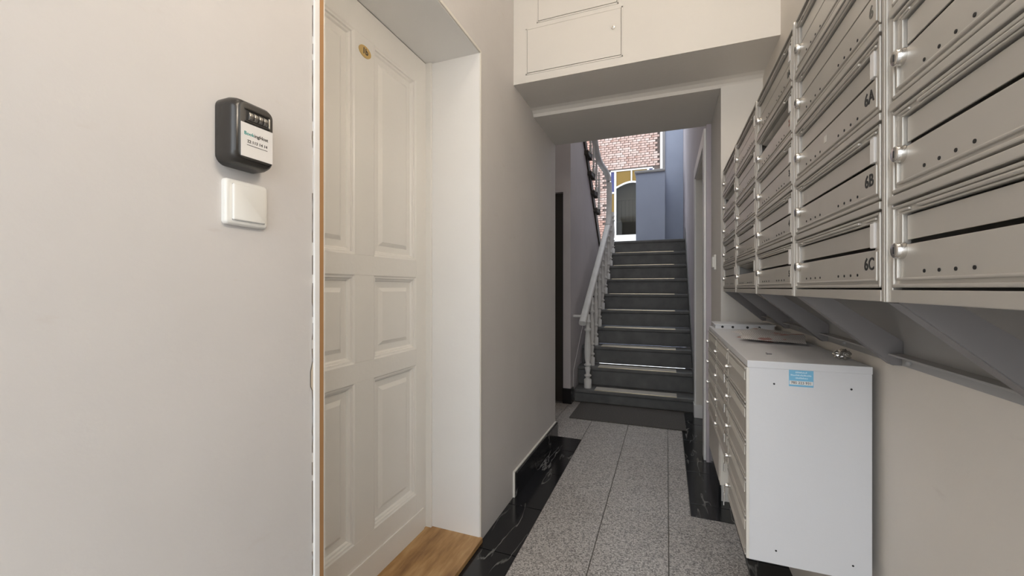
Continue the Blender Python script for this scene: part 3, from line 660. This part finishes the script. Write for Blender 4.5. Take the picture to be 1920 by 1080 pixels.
for ci, (y0, y1, n, lab) in enumerate(CY):
    zb = KT-.016-n*RH
    t = thing('low_mailbox_cabinet', lab, 'mailboxes', (KX0, y0, zb+H), 'low mailbox cabinets')
    fx = KX0+.002
    boxes('casing', [(fx, KX1, y0, y0+.002, zb, KT), (fx, KX1, y1-.002, y1, zb, KT), (KX1-.003, KX1, y0, y1, zb, KT), (fx, KX1, y0, y1, zb, zb+.002), (fx, KX1, y0, y1, KT-.002, KT)] + [(fx+.004, KX1, y0+.001, y1-.001, zb+k*RH-.001, zb+k*RH+.001) for k in range(1, n)], 'cabinet_white', t)
    boxes('lid', [(KX0-.002, KX1+.001, y0-.0015 if ci == 0 else y0, y1, KT-.0165, KT+.001)], 'cabinet_white', t, .0012)
    boxes('post', [(KX0-.004, KX0+.004, y1-.007, y1, zb, KT-.017)], 'cream_metal', t, .001); boxes('post', [(KX0-.004, KX0+.004, y0, y0+.007, zb, KT-.017)], 'cream_metal', t, .001)
    for k in range(n):
        d = link('mailbox_door', LD, 'cabinet_grey', t, (KX0, y1-.0078, zb+k*RH+.003+H))
        for nm, da, ma in (('mail_flap', LF, 'cream_metal'), ('lock', LL, 'chrome')) + ((('key_ring', LR, 'chrome'),) if ci == 0 else ()):
            link(nm, da, ma, d, world=False)
    if ci == 0:
        for x, z in ((.243, -.232), (.395, -.232), (.247, -.635), (.398, -.635)):
            bm = bmesh.new(); cyl(bm, (x, y0+.0005, z+H), '-y', .0022, .0022, .0012, 12); link('screw_hole', me(bm), 'black', t)
        sx0, sx1, sz0, sz1 = .2735, .3225, -.2345, -.1955
        s = boxes('sticker', [(sx0, sx1, y0-.0008, y0, sz0, sz1)], 'sticker_blue', t)
        boxes('sticker_band', [(sx0+.001, sx1-.001, y0-.0012, y0-.0007, sz0+.0045, sz0+.0135)], 'white_label', s)
        text('lettering', '785 223 931', .0082, ((sx0+sx1)/2, y0-.0014, sz0+.009+H), '-y', 'ink', s)
        for i, (wd, xo) in enumerate(((.022, 0), (.042, 0), (.024, .001))):        # unreadable pale print
            for j in range(int(wd/.0026)):
                pass
            bm = bmesh.new(); rr = random.Random(i+5); x = (sx0+sx1)/2-wd/2+xo
            while x < (sx0+sx1)/2+wd/2+xo:
                hh = rr.choice((.0022, .003, .0036)); zc = sz1-.0055-i*.0066; bbox(bm, x, x+.0016, y0-.0013, y0-.0007, zc-.0014+H, zc-.0014+hh+H); x += rr.choice((.0024, .0028))
            link('pale_print', me(bm), 'sticker_pale', s)
# base box under the two far cabinets
bb = thing('cabinet_base', 'beige sheet metal base box under the far low mailboxes', 'base box', (KX0, 1.717, -.7456+H))
boxes('casing', [(KX0+.001, KX1, 1.717, 2.12, -.7456, KT-.016-4*RH-.001)], 'cream_metal', bb, .002)
boxes('front_panel', [(KX0-.002, KX0+.002, 1.735, 2.105, -.735, KT-.016-4*RH-.012)], 'cabinet_grey', bb, .001)
boxes('hanging_cord', [(KX0+.012, KX0+.015, 1.72, 1.723, -.82, -.7456)], 'white_label', bb)
# thin perforated box lying on the far cabinet
pb = thing('perforated_box', 'thin white metal strip box with four round holes on far cabinet', 'box', (.32, 2.04, KT+.001+H))
boxes('lid', [(.195, .428, 1.985, 2.118, KT+.018, KT+.023)], 'cabinet_white', pb, .001)
boxes('front_strip', [(.200, .424, 1.990, 2.115, KT+.001, KT+.018)], 'cabinet_white', pb, .001)
for x in (.228, .268, .324, .368):
    bm = bmesh.new(); cyl(bm, (x, 1.9905, KT+.0095+H), '-y', .0052, .0052, .0012, 16); link('hole', me(bm), 'black', pb)
# flyers
def sheet(name, cx, cy, w_, h_, rot, z, tilt, label):
    bm = bmesh.new(); nx, ny = 10, 8; rr = random.Random(hash(name+str(rot)) % 99 if False else int(rot*10)+5); ph = rr.uniform(0, 6)
    c, s = math.cos(math.radians(rot)), math.sin(math.radians(rot)); g = []
    for i in range(nx+1):
        row = []
        for j in range(ny+1):
            a, b_ = (i/nx-.5)*w_, (j/ny-.5)*h_
            X, Y = cx+a*c-b_*s, cy+a*s+b_*c
            up = max(0, Y-(cy-abs(w_*s)/2-abs(h_*c)/2))
            zz = z+.12*up+min(1, up/.08)*.0016*(math.sin(i*.9+ph)*math.cos(j*.8+ph)+1)
            row.append(bm.verts.new((X, Y, zz+H)))
        g.append(row)
    for i in range(nx):
        for j in range(ny): bm.faces.new((g[i][j], g[i+1][j], g[i+1][j+1], g[i][j+1]))
    r = bmesh.ops.solidify(bm, geom=bm.faces[:], thickness=.0007)
    o = link('flyer', me(bm), 'newsprint'); tag(o, label, 'flyer', 'flyers on the low cabinets'); return o
for i, (cx, cy, w_, h_, rot, tl, lab) in enumerate(((.325, 1.64, .13, .18, 38, .06, 'bottom flyer of the loose pile on the low cabinets'), (.315, 1.62, .12, .18, -25, .03, 'folded flyer jutting from the pile towards the cabinet front'), (.340, 1.58, .11, .14, 62, .06, 'flyer in the pile leaning against the wall'), (.325, 1.555, .13, .175, 78, .07, 'red and grey printed flyer on top of the pile'))):
    sheet('flyer', cx, cy, w_, h_, rot, KT+.0014+i*.0024, tl, lab)
# crumpled foil and a bent clip
bm = bmesh.new(); bmesh.ops.create_icosphere(bm, subdivisions=3, radius=.017, matrix=Matrix.Translation((.408, 1.235, KT+.0145+H)) @ Matrix.Diagonal((1.15, 1, .8, 1)))
rr = random.Random(4); cc = Vector((.408, 1.235, KT+.0145+H))
for v_ in bm.verts: v_.co = cc+(v_.co-cc)*rr.uniform(.72, 1.12)
tag(link('crumpled_foil', me(bm), 'foil'), 'crumpled silver foil ball at the wall end of the cabinet', 'foil')
bm = bmesh.new(); bbox(bm, .250, .263, 1.262, 1.268, KT+.001+H, KT+.0035+H, .0006); bbox(bm, .250, .2525, 1.258, 1.272, KT+.001+H, KT+.005+H, .0006)
tag(link('bent_clip', me(bm), 'bracket_metal'), 'tiny dark metal clip lying on the white cabinet top', 'clip')

# ================================================================ MAT AND ADDED LAMPS
bm = bmesh.new(); bbox(bm, -.772, .142, 3.39, 3.895, .0005, .009, .003); tag(link('door_mat', me(bm), 'mat_grey'), 'dark grey rectangular mat at the foot of the stairs', 'mat')
def pendant(x, y, z, top, label, glass):
    t = thing('pendant_lamp', label, 'lamp', (x, y, z+H))  # both pendants hang out of view, added for warm light
    bm = bmesh.new(); lathe(bm, [(.01, 0), (.06, .008), (.10, .04), (.122, .10), (.10, .17), (.05, .20), (.02, .205)], 24, (x, y, z+H)); link('glass_shade', me(bm, True), glass, t)
    bm = bmesh.new(); cyl(bm, (x, y, z+.20+H), 'z', .03, .02, .05, 16); link('lamp_holder', me(bm), 'chrome', t)
    bm = bmesh.new(); cyl(bm, (x, y, z+.24+H), 'z', .004, .004, top-z-.24, 8); link('cord', me(bm), 'black', t)
pendant(-.12, .60, 1.88, CE, 'round warm glass pendant lamp over the entrance', 'lamp_glass')
pendant(-.50, 3.35, 1.95, CH, 'round warm glass pendant lamp in the stair hall', 'hall_lamp_glass')
ws = thing('wall_lamp', 'round glass wall lamp above the mailboxes near the entrance', 'lamp', (XR, .52, .92+H))  # out of view, added to brighten the door recess
bm = bmesh.new(); cyl(bm, (XR, .52, .92+H), '-x', .055, .05, .02, 24, .003); link('wall_plate', me(bm, True), 'chrome', ws)
bm = bmesh.new(); cyl(bm, (XR-.018, .52, .92+H), '-x', .02, .03, .03, 16); link('lamp_holder', me(bm, True), 'chrome', ws)
bm = bmesh.new(); bmesh.ops.create_uvsphere(bm, u_segments=24, v_segments=14, radius=.085, matrix=Matrix.Translation((XR-.125, .52, .92+H))); link('glass_shade', me(bm, True), 'sconce_glass', ws)
